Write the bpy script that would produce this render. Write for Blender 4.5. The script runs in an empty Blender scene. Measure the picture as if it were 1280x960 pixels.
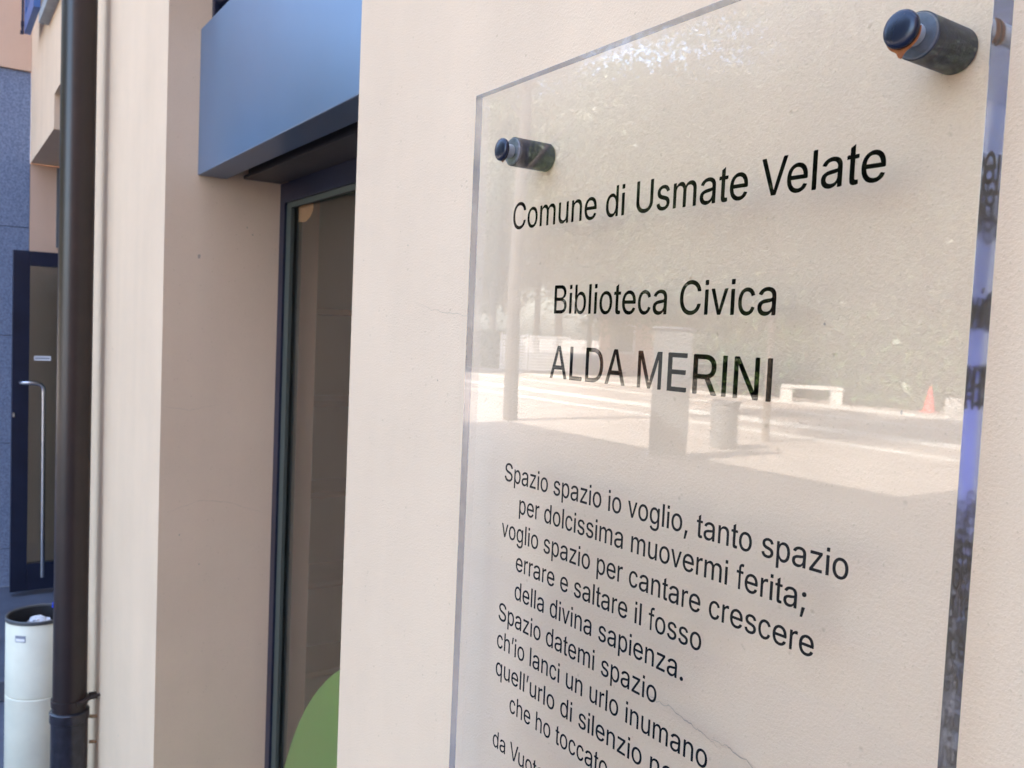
import bpy, bmesh, math, random
import numpy as np
from mathutils import Matrix, Vector

R = math.radians
rnd = random.Random(7)
sc = bpy.context.scene
C = sc.collection

# ------------------------------------------------------------------ camera
cam_d = bpy.data.cameras.new('camera')
cam_d.sensor_fit = 'HORIZONTAL'; cam_d.sensor_width = 36.0
cam_d.lens = 1080 / 1280 * 36.0
cam_d.clip_start = 0.02; cam_d.clip_end = 2000
cam_d.dof.use_dof = True; cam_d.dof.focus_distance = 0.62; cam_d.dof.aperture_fstop = 20
cam = bpy.data.objects.new('camera', cam_d); C.objects.link(cam)
rx, ry, rz = (0.556438, 0.829735, 0.043773), (-0.072046, -0.004302, 0.997392), (0.82776, -0.558141, 0.057385)
cam.matrix_world = Matrix(((rx[0], ry[0], rz[0], 0.0), (rx[1], ry[1], rz[1], -0.47), (rx[2], ry[2], rz[2], 1.6), (0, 0, 0, 1)))
sc.camera = cam

# ------------------------------------------------------------------ sky, sun, exposure
SUN_EL = 42.0
w = bpy.data.worlds.new('World'); sc.world = w; w.use_nodes = True
nt = w.node_tree; bg = nt.nodes['Background']
sky = nt.nodes.new('ShaderNodeTexSky'); sky.sky_type = 'NISHITA'; sky.sun_disc = False
sky.sun_elevation = R(SUN_EL); sky.sun_rotation = 0.0
sky.air_density = 1.0; sky.dust_density = 3.5; sky.ozone_density = 1.0
nt.links.new(sky.outputs[0], bg.inputs[0]); bg.inputs[1].default_value = 0.15
sun_d = bpy.data.lights.new('sun', 'SUN'); sun_d.energy = 4.2; sun_d.angle = R(0.53); sun_d.color = (1.0, 0.94, 0.85)
sun = bpy.data.objects.new('sun', sun_d); C.objects.link(sun)
sun.rotation_euler = (-(math.pi / 2 - R(SUN_EL)), 0, 0); sun.location = (0, 30, 30)

vs = sc.view_settings
sc.display_settings.display_device = 'sRGB'
vs.view_transform = 'Standard'; vs.look = 'None'; vs.gamma = 1.0; vs.use_curve_mapping = False
vs.exposure = 3.54
cy = sc.cycles
cy.use_denoising = True
cy.max_bounces = 48; cy.diffuse_bounces = 4; cy.glossy_bounces = 40; cy.transmission_bounces = 48; cy.transparent_max_bounces = 12
cy.caustics_refractive = True; cy.caustics_reflective = True
cy.sample_clamp_indirect = 8.0; cy.blur_glossy = 0.3

# ------------------------------------------------------------------ materials
def mat(name, col, rough=0.6, metal=0.0, var=0.0, vscale=8.0, bump=0.0, bscale=200.0, coat=0.0, spec=0.5, bdist=0.001, col2=None, detail=6.0):
    m = bpy.data.materials.new(name); m.use_nodes = True
    t = m.node_tree; b = t.nodes['Principled BSDF']
    b.inputs['Base Color'].default_value = (*col, 1); b.inputs['Roughness'].default_value = rough
    b.inputs['Metallic'].default_value = metal; b.inputs['Specular IOR Level'].default_value = spec
    if coat: b.inputs['Coat Weight'].default_value = coat; b.inputs['Coat Roughness'].default_value = 0.12
    tc = t.nodes.new('ShaderNodeTexCoord')
    if var or col2:
        n = t.nodes.new('ShaderNodeTexNoise'); n.inputs['Scale'].default_value = vscale; n.inputs['Detail'].default_value = detail
        t.links.new(tc.outputs['Object'], n.inputs['Vector'])
        r = t.nodes.new('ShaderNodeValToRGB')
        c2 = col2 or tuple(c * (1 - var) for c in col); c1 = col if col2 else tuple(min(1, c * (1 + var)) for c in col)
        r.color_ramp.elements[0].position = 0.32; r.color_ramp.elements[1].position = 0.68
        r.color_ramp.elements[0].color = (*c2, 1); r.color_ramp.elements[1].color = (*c1, 1)
        t.links.new(n.outputs[0], r.inputs[0]); t.links.new(r.outputs[0], b.inputs['Base Color'])
    if bump:
        n2 = t.nodes.new('ShaderNodeTexNoise'); n2.inputs['Scale'].default_value = bscale; n2.inputs['Detail'].default_value = 4
        t.links.new(tc.outputs['Object'], n2.inputs['Vector'])
        bp = t.nodes.new('ShaderNodeBump'); bp.inputs['Strength'].default_value = bump; bp.inputs['Distance'].default_value = bdist
        t.links.new(n2.outputs[0], bp.inputs['Height']); t.links.new(bp.outputs[0], b.inputs['Normal'])
    return m

def plaster(name, col):
    """rendered wall: fine sand grain, soft trowel waves, scattered pits, faint cloudy wear"""
    m = bpy.data.materials.new(name); m.use_nodes = True
    t = m.node_tree; N = t.nodes; L = t.links; b = N['Principled BSDF']
    b.inputs['Roughness'].default_value = 0.9; b.inputs['Specular IOR Level'].default_value = 0.2
    tc = N.new('ShaderNodeTexCoord')
    def noise(s, d, rough=0.5):
        n = N.new('ShaderNodeTexNoise'); n.inputs['Scale'].default_value = s; n.inputs['Detail'].default_value = d
        n.inputs['Roughness'].default_value = rough
        L.new(tc.outputs['Object'], n.inputs['Vector']); return n.outputs[0]
    def mth(op, a, c, d=None):
        q = N.new('ShaderNodeMath'); q.operation = op
        for i, v in enumerate((a, c) if d is None else (a, c, d)):
            if isinstance(v, (int, float)): q.inputs[i].default_value = v
            else: L.new(v, q.inputs[i])
        return q.outputs[0]
    mp = N.new('ShaderNodeMapping'); mp.inputs['Scale'].default_value = (9, 9, 0.7); L.new(tc.outputs['Object'], mp.inputs[0])
    st = N.new('ShaderNodeTexNoise'); st.inputs['Scale'].default_value = 1.0; st.inputs['Detail'].default_value = 5; L.new(mp.outputs[0], st.inputs['Vector'])
    cloud = mth('ADD', mth('MULTIPLY', noise(2.3, 6, 0.65), 0.68), mth('MULTIPLY', st.outputs[0], 0.32))
    r = N.new('ShaderNodeValToRGB'); r.color_ramp.elements[0].position = 0.3; r.color_ramp.elements[1].position = 0.7
    r.color_ramp.elements[0].color = (*[c * 0.90 for c in col], 1); r.color_ramp.elements[1].color = (*[min(1, c * 1.04) for c in col], 1)
    L.new(cloud, r.inputs[0])
    # pits
    v = N.new('ShaderNodeTexVoronoi'); v.inputs['Scale'].default_value = 95; L.new(tc.outputs['Object'], v.inputs['Vector'])
    pit = mth('SUBTRACT', 1.0, mth('SMOOTH_MIN', mth('MULTIPLY', v.outputs['Distance'], 5.0), 1.0, 0.2))
    pit = mth('MULTIPLY', pit, mth('GREATER_THAN', noise(38, 1), 0.60))
    grain = noise(900, 3, 0.6); grain2 = noise(420, 3, 0.6); wave = noise(28, 3)
    sp = mth('ADD', mth('MULTIPLY', mth('GREATER_THAN', noise(420, 2), 0.68), 1.2), mth('MULTIPLY', noise(560, 2, 0.7), 0.9))
    mix = N.new('ShaderNodeMix'); mix.data_type = 'RGBA'; mix.blend_type = 'MULTIPLY'
    L.new(mth('ADD', mth('MULTIPLY', pit, 0.30), mth('MULTIPLY', sp, 0.16)), mix.inputs[0]); L.new(r.outputs[0], mix.inputs[6]); mix.inputs[7].default_value = (0.35, 0.3, 0.27, 1)
    L.new(mix.outputs[2], b.inputs['Base Color'])
    h = mth('ADD', mth('ADD', mth('MULTIPLY', grain, 0.35), mth('MULTIPLY', grain2, 0.9)), mth('ADD', mth('MULTIPLY', wave, 0.8), mth('MULTIPLY', pit, -0.6)))
    bp = N.new('ShaderNodeBump'); bp.inputs['Strength'].default_value = 0.42; bp.inputs['Distance'].default_value = 0.0016
    L.new(h, bp.inputs['Height']); L.new(bp.outputs[0], b.inputs['Normal'])
    return m

M = {}
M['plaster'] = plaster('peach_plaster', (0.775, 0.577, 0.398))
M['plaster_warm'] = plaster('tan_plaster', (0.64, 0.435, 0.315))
M['lintel'] = mat('blue_grey_sheet_metal', (0.095, 0.165, 0.27), rough=0.30, metal=0.3, var=0.07, vscale=3)
M['dark_metal'] = mat('dark_anodised_frame', (0.012, 0.016, 0.038), rough=0.35, metal=0.2, var=0.2, vscale=6)
M['soffit_metal'] = mat('brown_soffit_metal', (0.05, 0.042, 0.04), rough=0.5, var=0.1)
M['bead'] = mat('olive_grey_gasket', (0.060, 0.070, 0.058), rough=0.5)
M['pipe'] = mat('dark_brown_pipe_paint', (0.018, 0.0095, 0.0085), rough=0.36, var=0.18, vscale=14, bump=0.15, bscale=60, coat=0.1)
M['granite'] = mat('flamed_granite', (0.20, 0.245, 0.35), rough=0.8, col2=(0.105, 0.13, 0.205), vscale=110, detail=8, bump=0.5, bscale=90, bdist=0.003)
M['bin'] = mat('cream_white_enamel', (0.70, 0.69, 0.57), rough=0.42, var=0.07, vscale=9)
M['bin_inner'] = mat('bin_black_lining', (0.02, 0.02, 0.022), rough=0.6)
M['rim'] = mat('bin_rim_metal', (0.11, 0.115, 0.12), rough=0.4, metal=0.5)
M['label'] = mat('label_paper', (0.78, 0.78, 0.8), rough=0.5)
M['label_grey'] = mat('label_grey_print', (0.25, 0.27, 0.33), rough=0.5)
M['blue_bag'] = mat('blue_plastic', (0.01, 0.05, 0.6), rough=0.3)
M['paper'] = mat('crumpled_paper', (0.6, 0.6, 0.62), rough=0.8)
M['butt'] = mat('tan_cardboard', (0.45, 0.3, 0.17), rough=0.8)
M['steel'] = mat('brushed_steel', (0.62, 0.63, 0.65), rough=0.25, metal=1.0)
M['cap'] = mat('dark_navy_satin', (0.009, 0.013, 0.032), rough=0.24, metal=0.15, var=0.15, vscale=120)
M['barrel'] = mat('dark_slate_barrel', (0.022, 0.027, 0.052), rough=0.5, metal=0.0, var=0.35, vscale=160, bump=0.2, bscale=500)
M['barrel_face'] = mat('pale_machined_face', (0.17, 0.19, 0.24), rough=0.4, metal=0.3, var=0.2, vscale=150)
M['shank'] = mat('pale_nylon_sleeve', (0.55, 0.57, 0.60), rough=0.5)
M['rust'] = mat('orange_rust', (0.20, 0.05, 0.012), rough=0.85, col2=(0.38, 0.13, 0.03), vscale=260)
M['text'] = mat('black_vinyl', (0.002, 0.002, 0.002), rough=0.6, spec=0.0)
M['crack'] = mat('crack_shadow_gap', (0.43, 0.34, 0.26), rough=1.0)
M['shutter'] = mat('blue_shutter_paint', (0.055, 0.13, 0.34), rough=0.45, var=0.1)
M['sill'] = mat('grey_stone_sill', (0.30, 0.32, 0.33), rough=0.7, var=0.12, vscale=20)
M['room'] = mat('room_wall_paint', (0.56, 0.62, 0.48), rough=0.9, var=0.05, vscale=2)
M['room_floor'] = mat('room_floor', (0.20, 0.19, 0.16), rough=0.5)
M['ceiling'] = mat('room_ceiling', (0.5, 0.48, 0.45), rough=0.9)
M['green'] = mat('green_vinyl', (0.145, 0.31, 0.04), rough=0.5)
M['orange'] = mat('orange_lamp_reflection', (0.45, 0.22, 0.085), rough=0.5)  # colour of a lamp reflection painted on the window glass
M['wood'] = mat('beech_shelf', (0.33, 0.24, 0.15), rough=0.6, var=0.1, vscale=5)
M['asphalt'] = mat('plaza_ground', (0.225, 0.19, 0.165), rough=0.85, var=0.14, vscale=1.2, bump=0.3, bscale=30, bdist=0.004)
M['pavement'] = mat('blue_grey_pavement', (0.09, 0.10, 0.135), rough=0.7, var=0.15, vscale=6, bump=0.3, bscale=60, bdist=0.002)
M['band'] = mat('pale_stone_band', (0.42, 0.395, 0.355), rough=0.8, var=0.12, vscale=2.0)
M['bark'] = mat('bark', (0.12, 0.095, 0.075), rough=0.95, var=0.3, vscale=20, bump=0.8, bscale=25, bdist=0.02)
M['bark_shaded'] = mat('shaded_bark', (0.03, 0.025, 0.022), rough=0.95, var=0.3, vscale=20, bump=0.8, bscale=25, bdist=0.02)  # darker copy of bark, paints in the shade side of the leafy tree trunk
M['conc'] = mat('pale_concrete', (0.40, 0.38, 0.35), rough=0.8, var=0.08)
M['grey_paint'] = mat('grey_painted_steel', (0.12, 0.125, 0.13), rough=0.5)
M['pinkwall'] = mat('pink_render', (0.60, 0.36, 0.27), rough=0.9, var=0.06, vscale=1)
M['roof'] = mat('terracotta', (0.33, 0.13, 0.075), rough=0.85, var=0.25, vscale=6)
M['white'] = mat('white_paint', (0.80, 0.80, 0.78), rough=0.5)
M['cone'] = mat('red_plastic', (0.55, 0.035, 0.02), rough=0.45)
M['darkglass'] = mat('dark_window_glass', (0.02, 0.025, 0.03), rough=0.05)

def leaf_mat(name, c1, c2):
    m = bpy.data.materials.new(name); m.use_nodes = True
    t = m.node_tree; N = t.nodes; L = t.links; N.clear()
    out = N.new('ShaderNodeOutputMaterial'); d = N.new('ShaderNodeBsdfDiffuse'); tr = N.new('ShaderNodeBsdfTranslucent'); g = N.new('ShaderNodeBsdfGlossy')
    g.inputs['Roughness'].default_value = 0.4
    a = N.new('ShaderNodeMixShader'); a.inputs[0].default_value = 0.4; bmx = N.new('ShaderNodeMixShader'); bmx.inputs[0].default_value = 0.02
    gi = N.new('ShaderNodeNewGeometry'); r = N.new('ShaderNodeValToRGB')
    r.color_ramp.elements[0].color = (*c1, 1); r.color_ramp.elements[1].color = (*c2, 1)
    L.new(gi.outputs['Random Per Island'], r.inputs[0])
    L.new(r.outputs[0], d.inputs[0]); L.new(r.outputs[0], tr.inputs[0])
    L.new(d.outputs[0], a.inputs[1]); L.new(tr.outputs[0], a.inputs[2]); L.new(a.outputs[0], bmx.inputs[1]); L.new(g.outputs[0], bmx.inputs[2])
    L.new(bmx.outputs[0], out.inputs[0])
    return m
M['leaf'] = leaf_mat('leaves', (0.028, 0.045, 0.020), (0.085, 0.102, 0.050))
M['hedgeleaf'] = leaf_mat('hedge_leaves', (0.05, 0.10, 0.03), (0.10, 0.15, 0.05))

def glass_mat(name, ior, tint=None, dens=0.0, rough=0.0):
    m = bpy.data.materials.new(name); m.use_nodes = True
    t = m.node_tree; N = t.nodes; L = t.links; N.clear()
    out = N.new('ShaderNodeOutputMaterial'); g = N.new('ShaderNodeBsdfGlass'); g.inputs['IOR'].default_value = ior; g.inputs['Roughness'].default_value = rough
    L.new(g.outputs[0], out.inputs[0])
    if dens:
        v = N.new('ShaderNodeVolumeAbsorption'); v.inputs['Color'].default_value = (*tint, 1); v.inputs['Density'].default_value = dens
        L.new(v.outputs[0], out.inputs['Volume'])
    return m
M['acrylic'] = glass_mat('clear_acrylic', 1.49, (0.96, 0.98, 1.0), 0.8)
M['acrylic_side'] = glass_mat('polished_acrylic_edge', 1.49, (0.96, 0.98, 1.0), 0.8, rough=0.095)
M['acrylic_edge'] = glass_mat('sawn_acrylic_edge', 1.49, (0.96, 0.98, 1.0), 0.8, rough=0.42)
M['pane'] = glass_mat('window_glass', 1.5, (0.55, 0.6, 0.5), 4.0)

# ------------------------------------------------------------------ helpers
def obj(name, bm, m, parent=None, smooth=False, **props):
    me = bpy.data.meshes.new(name)
    if isinstance(bm, bmesh.types.BMesh):
        bmesh.ops.recalc_face_normals(bm, faces=bm.faces[:]) if not getattr(bm, 'keep', False) else None
        bm.to_mesh(me); bm.free()
    else: me = bm
    me.materials.clear(); me.materials.append(M[m] if isinstance(m, str) else m)
    o = bpy.data.objects.new(name, me); C.objects.link(o)
    if smooth:
        for p in me.polygons: p.use_smooth = True
        me.set_sharp_from_angle(angle=R(38))
    if parent is not None: o.parent = parent
    for k, v in props.items(): o[k] = v
    return o

def empty(name, loc, label, cat, group=None):
    o = bpy.data.objects.new(name, None); C.objects.link(o); o.location = loc; o.empty_display_size = 0.2
    o['label'] = label; o['category'] = cat
    if group: o['group'] = group
    return o

def box(bm, x0, x1, y0, y1, z0, z1, bev=0.0):
    g = bmesh.ops.create_cube(bm, size=1.0)
    for v in g['verts']:
        v.co = Vector(((x0 + x1) / 2 + v.co.x * (x1 - x0), (y0 + y1) / 2 + v.co.y * (y1 - y0), (z0 + z1) / 2 + v.co.z * (z1 - z0)))
    if bev:
        es = list({e for v in g['verts'] for e in v.link_edges})
        bmesh.ops.bevel(bm, geom=es, offset=bev, segments=2, affect='EDGES', profile=0.6)
    return bm

def B(*a, **k): return box(bmesh.new(), *a, **k)

def lathe(bm, prof, axis='Z', at=(0, 0, 0), n=32, closed=False):
    """prof: (radius, height) pairs; axis Z up or Y towards -Y (height measured away from the wall)"""
    rings = []
    for r, h in prof:
        ring = []
        for i in range(n):
            a = 2 * math.pi * i / n
            c, s = r * math.cos(a), r * math.sin(a)
            p = (c, s, h) if axis == 'Z' else (c, -h, s)
            ring.append(bm.verts.new((p[0] + at[0], p[1] + at[1], p[2] + at[2])))
        rings.append(ring)
    for a, b in zip(rings, rings[1:]):
        for i in range(n):
            bm.faces.new((a[i], a[(i + 1) % n], b[(i + 1) % n], b[i]))
    if not closed:
        if prof[0][0] > 1e-5: bm.faces.new(rings[0][::-1])
        if prof[-1][0] > 1e-5: bm.faces.new(rings[-1])
    bmesh.ops.remove_doubles(bm, verts=bm.verts[:], dist=1e-7)
    return bm

def tube(bm, pts, r, n=10, cap=True):
    pts = [Vector(p) for p in pts]; rs = r if isinstance(r, (list, tuple)) else [r] * len(pts)
    rings = []; up = Vector((0, 0, 1))
    d0 = (pts[1] - pts[0]).normalized(); u = d0.orthogonal().normalized()
    for i, p in enumerate(pts):
        d = (pts[min(i + 1, len(pts) - 1)] - pts[max(i - 1, 0)]).normalized()
        u = (u - d * u.dot(d)).normalized(); v = d.cross(u)
        rings.append([bm.verts.new(p + (u * math.cos(2 * math.pi * k / n) + v * math.sin(2 * math.pi * k / n)) * rs[i]) for k in range(n)])
    for a, b in zip(rings, rings[1:]):
        for k in range(n): bm.faces.new((a[k], a[(k + 1) % n], b[(k + 1) % n], b[k]))
    if cap: bm.faces.new(rings[0][::-1]); bm.faces.new(rings[-1])
    return bm

def arc(c, r, a0, a1, n, f):
    return [f(c[0] + r * math.cos(a0 + (a1 - a0) * i / n), c[1] + r * math.sin(a0 + (a1 - a0) * i / n)) for i in range(n + 1)]

def leaf_mesh(name, centres, size, seed, flat=0.0):
    rg = np.random.default_rng(seed); n = len(centres)
    a = rg.normal(size=(n, 3)); a /= np.linalg.norm(a, axis=1)[:, None]
    b = rg.normal(size=(n, 3)); b -= a * (a * b).sum(1)[:, None]; b /= np.linalg.norm(b, axis=1)[:, None]
    s = size * rg.uniform(0.6, 1.35, (n, 1))
    V = np.stack([centres - a * s, centres + b * s * 0.5, centres + a * s, centres - b * s * 0.5], 1).reshape(-1, 3)
    me = bpy.data.meshes.new(name)
    me.vertices.add(4 * n); me.vertices.foreach_set('co', V.astype(np.float32).ravel())
    me.loops.add(4 * n); me.loops.foreach_set('vertex_index', np.arange(4 * n, dtype=np.int32))
    me.polygons.add(n); me.polygons.foreach_set('loop_start', np.arange(0, 4 * n, 4, dtype=np.int32))
    me.update(calc_edges=True)
    return me

GROUND = -0.10
GLYPHS = {
 'C': (510, '293 -7 267 -7 223 -7,184 4 150 25 116 46,89 76 70 115 50 154,40 201 40 254 40 308,50 354 70 393 89 432,116 462 150 484 184 505,223 516 267 516 293 516,317 512 340 504 363 497,384 486 402 471 420 457,436 439 448 418 460 398,468 374 473 348 451 348,430 348 408 348 404 366,398 381 389 395 381 408,370 419 357 428 345 438,331 444 315 449 300 454,284 456 267 456 236 456,208 448 184 432 159 417,139 394 125 364 111 334,103 297 103 254 103 211,111 175 125 145 140 115,159 92 184 76 209 61,236 53 267 53 284 53,300 55 315 60 331 65,345 71 357 81 370 90,381 101 389 114 398 128,404 143 408 160 430 160,451 160 473 160 469 135,460 111 448 91 436 70,421 52 402 38 384 23,363 12 341 5 318 -3'),
 'o': (416, '242 -8 207 -8 173 -8,143 0 117 16 91 33,71 56 56 85 41 114,34 149 34 187 34 227,41 262 56 291 71 321,91 343 117 360 143 376,173 384 207 384 242 384,273 376 299 360 325 343,345 321 359 291 374 262,381 227 381 187 381 149,374 114 359 85 345 56,325 33 299 16 273 0;182 46 207 46 233 46,254 53 270 66 287 79,299 96 307 117 315 139,319 162 319 187 319 213,315 236 307 258 299 280,287 297 270 310 254 323,233 330 207 330 182 330,161 323 145 310 129 297,116 280 108 258 100 237,96 213 96 187 96 162,100 139 108 117 116 96,129 79 145 66 161 53'),
 'm': (610, '73 0 53 0 53 126,53 253 53 379 72 379,92 379 112 379 112 351,112 323 112 295 111 295,109 295 108 295 113 316,121 332 132 346 144 359,157 369 172 376 187 383,203 386 219 386 247 386,270 378 287 361 305 344,316 322 321 295 318 295,315 295 312 295 317 313,325 329 337 343 349 357,364 367 381 375 398 382,416 386 437 386 459 386,479 381 497 372 515 362,530 348 541 328 551 309,557 285 557 255 557 170,557 85 557 0 536 0,516 0 496 0 496 85,496 169 496 254 496 281,488 301 473 313 457 325,439 330 419 330 402 330,387 327 374 320 362 313,352 303 345 290 339 278,335 263 335 247 335 165,335 82 335 0 315 0,295 0 274 0 274 87,274 173 274 260 274 281,267 298 253 311 239 324,221 330 199 330 185 330,171 327 158 320 144 313,134 303 126 289 118 276,114 258 114 238 114 159,114 79 114 0 93 0'),
 'u': (410, '211 -5 182 -5 157 -5,134 0 115 11 95 21,80 37 69 59 58 80,53 107 53 139 53 219,53 299 53 379 73 379,93 379 114 379 114 301,114 222 114 144 114 114,121 91 137 75 152 58,173 50 200 50 218 50,235 54 249 62 264 70,275 81 283 97 292 112,296 131 296 153 296 228,296 304 296 379 316 379,337 379 357 379 357 253,357 126 357 0 337 0,318 0 298 0 298 31,298 61 298 92 301 92,304 92 307 92 295 57,279 32 257 17 235 2'),
 'n': (410, '114 249 114 227 114 151,114 76 114 0 93 0,73 0 53 0 53 126,53 253 53 379 72 379,92 379 112 379 112 349,112 318 112 287 109 287,106 287 102 287 114 322,131 347 152 362 174 377,199 384 227 384 253 384,276 379 295 369 314 358,330 342 341 321 352 299,357 273 357 240 357 160,357 80 357 0 337 0,316 0 296 0 296 78,296 157 296 235 296 265,288 288 273 304 258 321,237 329 210 329 192 329,175 325 161 317 146 309,135 298 126 283 118 267'),
 'e': (404, '238 -8 212 -8 175 -8,143 0 117 16 90 33,70 56 56 85 41 114,34 148 34 187 34 226,41 260 55 290 69 319,89 343 115 359 141 376,171 384 205 384 226 384,246 381 266 374 285 367,303 356 319 341 335 326,348 306 357 282 366 258,371 228 371 194 371 186,371 178 371 169 272 169,174 169 75 169 75 187,75 204 75 221 163 221,250 221 338 221 329 215,319 208 310 202 310 227,306 249 298 269 290 288,278 303 263 314 247 325,228 330 205 330 182 330,163 325 146 313 130 302,118 288 109 270 100 251,96 232 96 211 96 200,96 189 96 178 96 150,101 126 110 106 120 87,134 72 151 61 168 51,189 46 212 46 228 46,241 48 254 53 266 57,277 64 285 73 294 82,301 93 306 105 325 101,345 96 365 91 359 71,349 54 335 39 321 24,303 13 283 4 262 -4'),
 'd': (425, '219 -8 195 -8 164 -8,136 0 111 16 87 32,68 55 55 84 41 114,34 149 34 189 34 229,41 263 55 293 69 322,88 345 112 361 136 376,164 384 196 384 219 384,238 381 253 373 268 365,279 356 287 346 296 336,302 327 306 319 308 319,309 319 311 319 311 382,311 446 311 509 331 509,351 509 372 509 372 339,372 170 372 0 352 0,332 0 313 0 313 20,313 39 313 59 311 59,309 59 307 59 302 51,295 42 287 31 278 21,267 12 252 4 238 -4;181 47 205 47 227 47,247 53 263 65 279 77,291 94 299 115 308 136,312 161 312 189 312 217,308 242 300 263 292 284,279 300 263 312 247 324,228 330 205 330 181 330,161 324 145 311 129 299,116 282 108 261 100 240,96 216 96 189 96 162,100 138 109 117 117 95,129 78 145 66 161 53'),
 'U': (518, '299 -8 259 -8 219 -8,184 0 154 15 124 31,101 53 85 80 68 107,60 138 60 173 60 285,60 397 60 509 81 509,103 509 124 509 124 399,124 288 124 178 124 154,130 132 141 113 152 94,167 79 187 68 207 57,231 52 259 52 287 52,311 57 331 68 351 79,366 94 377 113 387 132,393 154 393 178 393 288,393 399 393 509 414 509,436 509 457 509 457 397,457 285 457 173 457 138,449 107 433 80 416 53,393 31 363 15 334 0'),
 's': (365, '211 -8 182 -8 156 -8,133 -4 112 3 92 11,75 23 62 38 49 53,40 72 36 94 55 98,74 102 94 107 99 86,109 70 124 60 139 50,158 45 181 45 208 45,229 51 244 62 260 74,268 87 268 103 268 116,263 127 254 136 245 144,231 151 212 155 191 160,170 165 149 170 115 178,89 191 72 208 55 225,47 247 47 274 47 296,53 315 65 332 77 348,94 361 115 370 136 380,160 384 187 384 213 384,235 380 254 372 272 365,287 353 299 339 310 325,319 309 324 290 305 286,287 281 268 277 263 292,255 304 243 316 230 327,212 333 187 333 165 333,146 327 131 317 116 306,109 293 109 277 109 263,114 252 124 243 134 235,150 228 172 223 191 218,210 214 229 209 264 201,290 188 306 171 323 154,331 133 331 107 331 84,325 64 312 47 300 30,282 16 260 6 237 -3'),
 'a': (390, '182 -9 160 -9 136 -9,114 -4 94 5 75 14,59 27 48 45 36 62,30 83 30 108 30 130,35 147 43 161 52 175,63 185 78 193 92 201,108 207 125 211 143 215,160 218 178 220 201 223,219 225 234 227 248 228,258 231 265 235 272 239,276 245 276 255 276 255,276 256 276 257 276 272,273 286 267 297 261 308,252 316 240 322 228 328,213 331 196 331 178 331,162 328 149 322 136 317,126 309 118 301 110 292,104 283 100 274 80 280,61 285 41 291 50 314,62 332 79 346 95 360,113 369 133 375 153 381,173 384 194 384 208 384,223 383 239 379 255 376,271 370 286 360 301 351,313 338 322 320 332 303,337 280 337 251 337 168,337 84 337 0 317 0,297 0 277 0 277 17,277 35 277 52 275 52,274 52 272 52 268 43,261 34 252 25 243 15,230 7 215 1 200 -5;155 45 170 45 193 45,212 50 228 59 243 68,255 79 263 93 271 107,276 122 276 138 276 155,276 173 276 190 273 187,268 184 259 182 251 180,242 178 231 176 221 174,210 172 200 171 190 170,182 169 175 168 161 166,147 163 134 159 121 154,111 148 103 139 96 131,92 119 92 105 92 92,95 81 102 72 109 63,118 57 130 52 142 48'),
 'V': (480, '229 0 204 0 141 170,79 339 16 509 39 509,62 509 84 509 120 408,156 307 192 206 198 189,206 166 215 137 224 109,235 73 248 31 243 31,239 31 235 31 247 74,258 110 267 138 276 166,284 189 290 206 325 307,360 408 395 509 417 509,440 509 463 509 401 339,340 170 278 0 253 0'),
 'B': (457, '122 0 60 0 60 170,60 339 60 509 120 509,181 509 241 509 276 509,306 503 329 491 352 479,369 462 381 442 392 422,398 399 398 374 398 352,394 334 387 320 379 306,369 294 356 286 344 277,330 271 315 267 315 265,315 264 315 262 331 261,347 255 363 245 379 235,392 221 402 203 413 185,418 163 418 136 418 111,412 87 400 67 388 46,370 30 344 18 319 6,287 0 247 0 184 0;125 115 125 57 165 57,205 57 245 57 284 57,313 65 330 80 347 95,355 114 355 137 355 154,351 170 342 184 334 198,321 209 306 218 290 227,271 231 248 231 207 231,166 231 125 231 125 173;125 341 125 285 162 285,200 285 238 285 257 285,273 289 288 296 303 303,315 313 323 326 332 339,336 355 336 372 336 395,328 414 313 429 297 444,273 452 240 452 202 452,163 452 125 452 125 396'),
 'b': (425, '261 -8 229 -8 206 -8,187 -4 172 4 158 12,146 21 138 31 129 42,123 51 118 59 116 59,114 59 112 59 112 39,112 20 112 0 92 0,72 0 53 0 53 170,53 339 53 509 73 509,93 509 114 509 114 446,114 382 114 319 115 319,117 319 118 319 123 327,129 336 137 346 145 356,157 365 171 373 186 381,205 384 229 384 261 384,289 376 313 361 337 345,356 322 370 293 383 263,390 229 390 189 390 149,383 114 370 84 356 55,337 32 313 16 289 0;197 47 220 47 244 47,263 53 279 66 295 78,308 95 316 117 324 138,328 162 328 189 328 216,324 240 316 261 308 282,296 299 280 311 264 324,244 330 220 330 197 330,177 324 161 312 145 300,133 284 125 263 117 242,113 217 113 189 113 161,117 136 125 115 133 94,146 77 162 65 178 53'),
 'c': (396, '226 -8 207 -8 173 -8,143 0 117 16 91 33,71 56 56 85 41 114,34 149 34 187 34 227,41 262 56 291 71 321,91 343 117 360 143 376,173 384 207 384 226 384,243 382 260 377 276 372,292 365 305 356 319 347,330 335 340 322 350 309,357 294 362 277 342 272,322 267 303 262 300 272,296 281 290 289 285 297,278 305 270 311 262 317,253 322 242 325 232 328,220 330 207 330 182 330,161 323 145 310 129 297,116 280 108 258 100 237,96 213 96 187 96 162,100 139 108 117 116 96,129 79 145 66 161 53,182 46 207 46 220 46,232 48 243 52 253 55,263 60 271 66 279 72,286 80 292 89 297 97,301 107 304 117 324 112,343 107 363 102 358 85,351 70 341 56 332 43,320 31 306 21 293 12,277 4 261 -1 244 -6'),
 'v': (390, '184 0 163 0 114 126,66 253 17 379 40 379,62 379 84 379 111 305,138 230 165 155 174 132,181 110 187 87 193 64,199 42 206 21 198 21,191 21 184 21 191 42,197 64 203 87 209 110,216 132 224 155 251 230,278 305 305 379 327 379,349 379 371 379 323 253,275 126 226 0 205 0'),
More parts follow.
